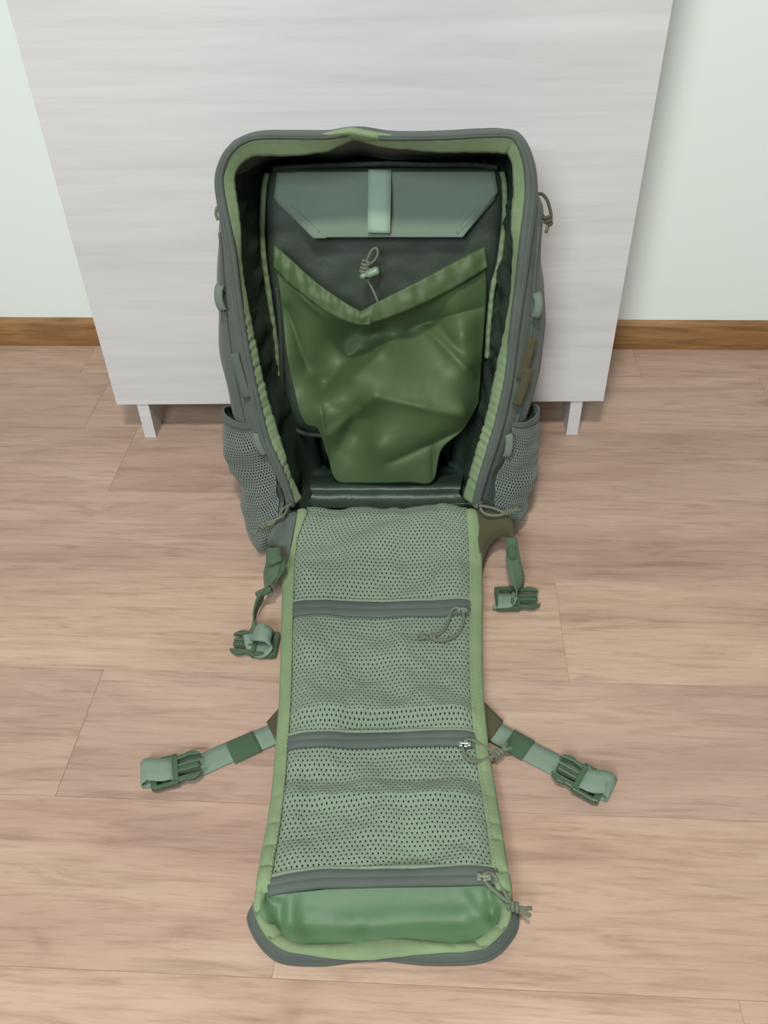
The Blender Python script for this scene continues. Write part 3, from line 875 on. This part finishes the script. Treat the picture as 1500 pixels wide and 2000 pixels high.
# --- corner wings between pack and flap with hanging straps
def wing(name, top, bot, mat, n=24):
    T = cat([atz(*p) for p in top], n); B_ = cat([atz(*p) for p in bot], n)
    G = []
    for i in range(n):
        G.append([T[i]*(1-v)+B_[i]*v + np.array([0, -.006*math.sin(math.pi*v), .003*math.sin(math.pi*v)+.0025*nz(i*.2, v*2, 3)]) for v in np.linspace(0, 1, 10)])
    return sheet(name, G, mat, pack, **K(thick=.0018, offset=0))
wing('corner_wing', [(928, 990, .074), (950, 992, .078), (975, 998, .080), (997, 1012, .072), (1003, 1040, .060)], [(939, 1120, .022), (950, 1078, .030), (970, 1053, .042), (988, 1048, .052), (1000, 1082, .046)], M_CORDD)
wing('corner_wing', [(582, 1000, .076), (560, 1005, .078), (540, 1024, .076), (524, 1045, .066)], [(558, 1120, .024), (550, 1085, .034), (540, 1068, .046), (526, 1064, .052)], M_CORD)

BUCKW = .040
def buckle(origin, ang, tilt, parent, scale=1.0, roll=0.0):
    g = Geo()
    for s in (-1, 1):
        g.prism([(-.002, s*.0165), (.0, s*.0215), (.030, s*.0215), (.030, s*.0165)][::s], 0, .0085)
        g.prism([(.030, s*.0125), (.030, s*.0190), (.040, s*.0185), (.043, s*.0205), (.050, s*.0210), (.058, s*.0165), (.061, s*.0125), (.055, s*.0130), (.044, s*.0145)][::s], .0015, .0075)
        g.prism([(.030, s*.0022), (.030, s*.0058), (.055, s*.0058), (.058, s*.0040), (.058, s*.0022)][::s], .001, .0078)
    g.prism([(.030, -.003), (.056, -.003), (.056, .003), (.030, .003)], .0035, .0055)
    g.prism([(-.004, -.0200), (.004, -.0200), (.004, .0200), (-.004, .0200)], .0, .0090)
    g.prism([(.0245, -.0200), (.031, -.0200), (.031, .0200), (.0245, .0200)], .0, .0085)
    g.prism([(.011, -.0190), (.0145, -.0190), (.0145, .0190), (.011, .0190)], .002, .0060)
    ca, sa, ct, st = math.cos(ang), math.sin(ang), math.cos(tilt), math.sin(tilt)
    cr, sr = math.cos(roll), math.sin(roll)
    R = np.array([[ca, -sa, 0], [sa, ca, 0], [0, 0, 1]]) @ np.array([[ct, 0, -st], [0, 1, 0], [st, 0, ct]]) @ np.array([[1, 0, 0], [0, cr, -sr], [0, sr, cr]])
    g.xf(R*scale, np.array(origin))
    return g.link('buckle', M_PLAST, parent, smooth_=False, **K(bevel=.0010)), R*scale

def floor_strap(px, buckle_px, end_px, patch, wing_poly, sgn):
    """strap lying on the floor, folded back at its end through a buckle"""
    A0 = [atz(x, y, z) for x, y, z in px]
    E = atz(*end_px, .0); d = E-A0[-1]; d[2] = 0; d /= np.linalg.norm(d)
    side = np.cross(d, [0, 0, 1])
    P = A0 + [np.array([*(E-d*.010)[:2], .0022]), np.array([*(E-d*.002)[:2], .0032]), np.array([*(E+d*.002)[:2], .009]), np.array([*(E-d*.002)[:2], .0155]), np.array([*(E-d*.008)[:2], .0180])]
    Bp = atz(*buckle_px, .011)
    P += [np.array([*(Bp-d*.010)[:2], .0185]), np.array([*(Bp-d*.020)[:2], .0170]), np.array([*(Bp-d*.0225)[:2], .0110]), np.array([*(Bp-d*.0225)[:2], .0075])]
    P = cat(P, 110)
    T = np.gradient(P, axis=0)
    flat = np.stack([-T[:, 1], T[:, 0], 0*T[:, 0]], axis=1)
    # keep the side direction continuous through the fold
    S = np.array([side*np.sign((f @ side) or 1)*0 + (f/np.linalg.norm(f) if np.linalg.norm(f) > 1e-6 else side) for f in flat])
    for i in range(len(S)):
        if S[i] @ side < 0: S[i] = -S[i]
        if abs(S[i] @ side) < .8: S[i] = side
    st = ribbon('floor_strap', P, S, .030, M_WEB, pack, .0018, **K())
    a = math.atan2(-d[1], -d[0])
    buckle(np.array([*(Bp)[:2], .0060]), a, .10, st, .95)
    # dark patch sewn round the strap
    p0, p1 = atz(*patch[0], .0048), atz(*patch[1], .0048)
    ribbon('hook_patch', np.array([p0+(p1-p0)*t for t in np.linspace(0, 1, 8)]), np.cross(p1-p0, [0, 0, 1]), .0325, M_PATCH, st, .0014, **K())
    T_ = [atz(*q) for q in wing_poly]
    Gw = [[T_[0]*(1-u)*(1-v)+T_[1]*u*(1-v)+T_[3]*(1-u)*v+T_[2]*u*v for v in np.linspace(0, 1, 8)] for u in np.linspace(0, 1, 8)]
    sheet('strap_anchor', Gw, M_CORDD, pack, **K(thick=.003, offset=0))
    return st
floor_strap([(553, 1412, .007), (535, 1432, .0065), (508, 1445, .004), (470, 1460, .0022), (430, 1477, .002), (380, 1498, .002)], (302, 1514), (282, 1521), ((503, 1447), (449, 1471)),
            [(556, 1372, .012), (521, 1411, .0105), (541, 1452, .010), (556, 1452, .012)], -1)
floor_strap([(945, 1412, .007), (969, 1430, .0065), (1000, 1448, .004), (1031, 1466, .0022), (1070, 1486, .002), (1100, 1502, .002)], (1173, 1541), (1190, 1549), ((992, 1443), (1032, 1466)),
            [(940, 1366, .012), (983, 1409, .0105), (957, 1446, .010), (940, 1440, .012)], 1)

# hanging lower straps
def hang_strap(px, widths, sides, bk, loopw):
    P = cat([atz(*p) for p in px], 60)
    w = np.interp(np.linspace(0, 1, 60), np.linspace(0, 1, len(widths)), widths)
    S = np.stack([np.interp(np.linspace(0, 1, 60), np.linspace(0, 1, len(sides)), [s[k] for s in sides]) for k in range(3)], axis=1)
    return ribbon('hanging_strap', P, S, w, M_WEBD, pack, .0020, **K())
ls = hang_strap([(535, 1070, .066), (534, 1085, .064), (533, 1105, .058), (524, 1135, .044), (513, 1160, .033), (501, 1185, .024), (494, 1215, .017), (492, 1240, .012), (500, 1262, .009)],
                [.020, .022, .025, .025, .025, .025, .025, .025], [(1, .2, .1), (.9, .3, .3), (.6, .2, .7), (.2, .1, 1), (.1, .3, 1), (.2, .8, .5), (.3, 1, .2)], None, 0)
bo, R = buckle(atz(538, 1264, .003), math.pi-.02, .04, ls, 1.0)
# webbing turned round the buckle bar
P = cat([atz(493, 1238, .013), atz(500, 1262, .009), atz(515, 1268, .011), atz(528, 1254, .018), atz(524, 1240, .028), atz(508, 1235, .030), atz(497, 1232, .020)], 40)
ribbon('strap_loop', P, (0, 1, .1), .027, M_WEB, ls, .0016, **K())
# ladder lock and doubled webbing
P = cat([atz(537, 1092, .066), atz(540, 1112, .058), atz(530, 1135, .047), atz(516, 1158, .036)], 24)
ribbon('strap_loop', P + np.array([.004, .003, -.003]), (.5, .3, .75), .022, M_PATCH, ls, .0018, **K())
for q in ((534, 1096, .066), (513, 1157, .036)):
    c = atz(*q)
    tube('strap_roll', [c+np.array([-.008, -.002, -.004]), c+np.array([.012, .002, .006])], .0055, M_WEBD, ls, 10, **K())
rs = hang_strap([(999, 1050, .064), (1001, 1075, .058), (1004, 1100, .050), (1010, 1125, .040), (1012, 1145, .030), (1006, 1162, .020), (996, 1174, .012)],
                [.016, .018, .020, .022, .024, .026, .027], [(1, .1, .0), (.9, .3, .1), (.7, .5, .1), (.6, .8, .2), (.4, 1, .2), (.2, 1, .1)], None, 0)
bo, R = buckle(atz(972, 1174, .004), .03, .03, rs, .98)
P = cat([atz(1006, 1160, .022), atz(1000, 1170, .015), atz(990, 1173, .0125), atz(976, 1174, .0125), atz(968, 1174, .010)], 30)
ribbon('strap_loop', P, (0.05, 1, 0), .027, M_WEB, rs, .0016, **K())
c0 = [atz(997, 1066, .066), atz(1003, 1092, .056)]
tube('strap_roll', [c0[0]*(1-t)+c0[1]*t for t in np.linspace(0, 1, 8)], np.array([.003, .0055, .0062, .0062, .0062, .0062, .0055, .003]), M_PATCH, rs, 10, **K())

# --- mesh bottle pockets on both sides
def side_pocket(rowsP, nu_, nv_, rim_n, sgn):
    """rows: (front px, front py, silhouette px, silhouette py, depth offsets f, s, b, back inset)"""
    R_ = cat([np.array(r, float) for r in rowsP], 60)
    def S(u, v):
        k = v*(len(R_)-1); i = min(int(k), len(R_)-2); q = R_[i]*(1-(k-i))+R_[i+1]*(k-i)
        Fp = atp(q[0], q[1], q[4]); Sp = atp(q[2], q[3], q[5]); Bp = atp(q[2]-sgn*q[7], q[3], q[6])
        # arc front -> silhouette -> back
        pts = [Fp, Fp*.62+Sp*.38-DV*.016+WD*sgn*.004, Fp*.2+Sp*.8-DV*.014+WD*sgn*.006, Sp, Bp]
        x = u*4; a = min(int(x), 3); t = x-a
        p0 = pts[a-1] if a else 2*pts[0]-pts[1]; p1, p2 = pts[a], pts[a+1]; p3 = pts[a+2] if a+2 < 5 else 2*p2-p1
        p = .5*((2*p1)+(p2-p0)*t+(2*p0-5*p1+4*p2-p3)*t*t+(3*p1-p0-3*p2+p3)*t**3)
        w = (.0085*nz(u*2.2+sgn, v*6, 2)+.004*nz(u*5, v*11, 6))*float(smooth(v/.25))*float(smooth((1-v)/.2))
        p = p + (WD*sgn*.6-DV*.6)*w
        p[2] = max(p[2], .003)
        return p
    o = holes('side_pocket', S, nu_, nv_, M_MESHD, pack, .56)
    # solid rim band around the pocket mouth
    G = []
    for u in np.linspace(0, 1, 40):
        a, b = S(u, 0), S(u, .055)
        e = (WD*sgn*.5-DV*.6)*.0012
        G.append([a+e, a*.5+b*.5+e*1.6, b+e])
    sheet('pocket_rim', G, M_TAPE, o, **K(thick=.0016, offset=0))
    tube('rim_cord', [S(u, -.0) + (WD*sgn*.5-DV*.6)*.0012 for u in np.linspace(0, 1, 40)], .0018, M_TAPE, o, 6, **K())
    # dark cloth panel behind the knit
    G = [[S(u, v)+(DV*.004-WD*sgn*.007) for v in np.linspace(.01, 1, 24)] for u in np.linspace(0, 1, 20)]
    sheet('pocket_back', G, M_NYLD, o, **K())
    return o
side_pocket([(505, 828, 441, 795, .020, .085, .15, 39), (512, 855, 437, 845, .020, .085, .15, 39), (522, 890, 440, 880, .018, .08, .14, 39), (534, 925, 456, 918, .014, .075, .13, 36),
             (543, 955, 473, 950, .010, .065, .12, 32), (545, 985, 474, 990, .004, .055, .11, 32), (540, 1015, 482, 1022, -.006, .04, .10, 28), (532, 1045, 494, 1042, -.012, .02, .09, 25), (534, 1064, 506, 1060, -.010, .01, .07, 18)], 30, 46, 30, -1)
side_pocket([(1002, 826, 1047, 792, .020, .085, .15, 36), (996, 850, 1050, 840, .020, .085, .15, 36), (985, 890, 1048, 880, .018, .08, .14, 36), (975, 925, 1044, 915, .014, .075, .13, 32),
             (966, 960, 1038, 950, .010, .065, .12, 32), (966, 985, 1030, 978, .006, .055, .11, 28), (964, 1000, 1018, 1000, .004, .045, .10, 21), (972, 1010, 1006, 1012, .004, .03, .09, 14)], 28, 38, 30, 1)

# --- webbing loops and strips on the sides
def side_loop(a, b, off, width, mat=M_WEBL, parent=pack, name='webbing_loop', out=.006):
    P0, P1 = atp(*a, off), atp(*b, off)
    s = .5
    P = np.array([P0+(P1-P0)*t + (-DV*.6+WD*(1 if a[0] > 740 else -1)*.5)*out*math.sin(math.pi*t)**.5 for t in np.linspace(0, 1, 14)])
    return ribbon(name, P, np.cross(P1-P0, DV), width, mat, parent, .0018, **K())
side_loop((431, 556), (439, 606), .018, .011, out=.009)
side_loop((1047, 572), (1042, 620), .018, .011, out=.009)
side_loop((500, 846), (520, 888), .008, .010)
side_loop((993, 848), (987, 892), .008, .011)
side_loop((1040, 660), (1016, 742), .014, .012, M_CORDD, name='compression_band', out=.0015)
side_loop((1032, 720), (1008, 792), .012, .012, M_CORDD, name='compression_band', out=.002)
side_loop((458, 690), (484, 778), .012, .012, M_CORD, name='compression_band', out=.0015)
# side pocket cord puller at the upper right and its twin at the left
cp = cord('side_pull_cord', [(1046, 380), (1058, 379), (1068, 390), (1074, 408), (1076, 425), (1066, 432), (1060, 420)], [.05, .05, .05, .05, .05, .05, .055], .0021, pack, 40, mat=M_CORDB)
kc = atp(1070, 430, .05); knot('cord_knot', kc, atp(1072, 450, .05)-kc, .0024, .0042, 2.2, cp, M_CORDB)
tube('cord_end', [kc, atp(1070, 445, .05), atp(1066, 455, .05)], .0024, M_CORDL, cp, 7, **K())
cp = cord('side_pull_cord', [(430, 400), (423, 408), (422, 420), (426, 430)], [.05, .05, .05, .05], .0021, pack, 24)

bpy.context.view_layer.update()
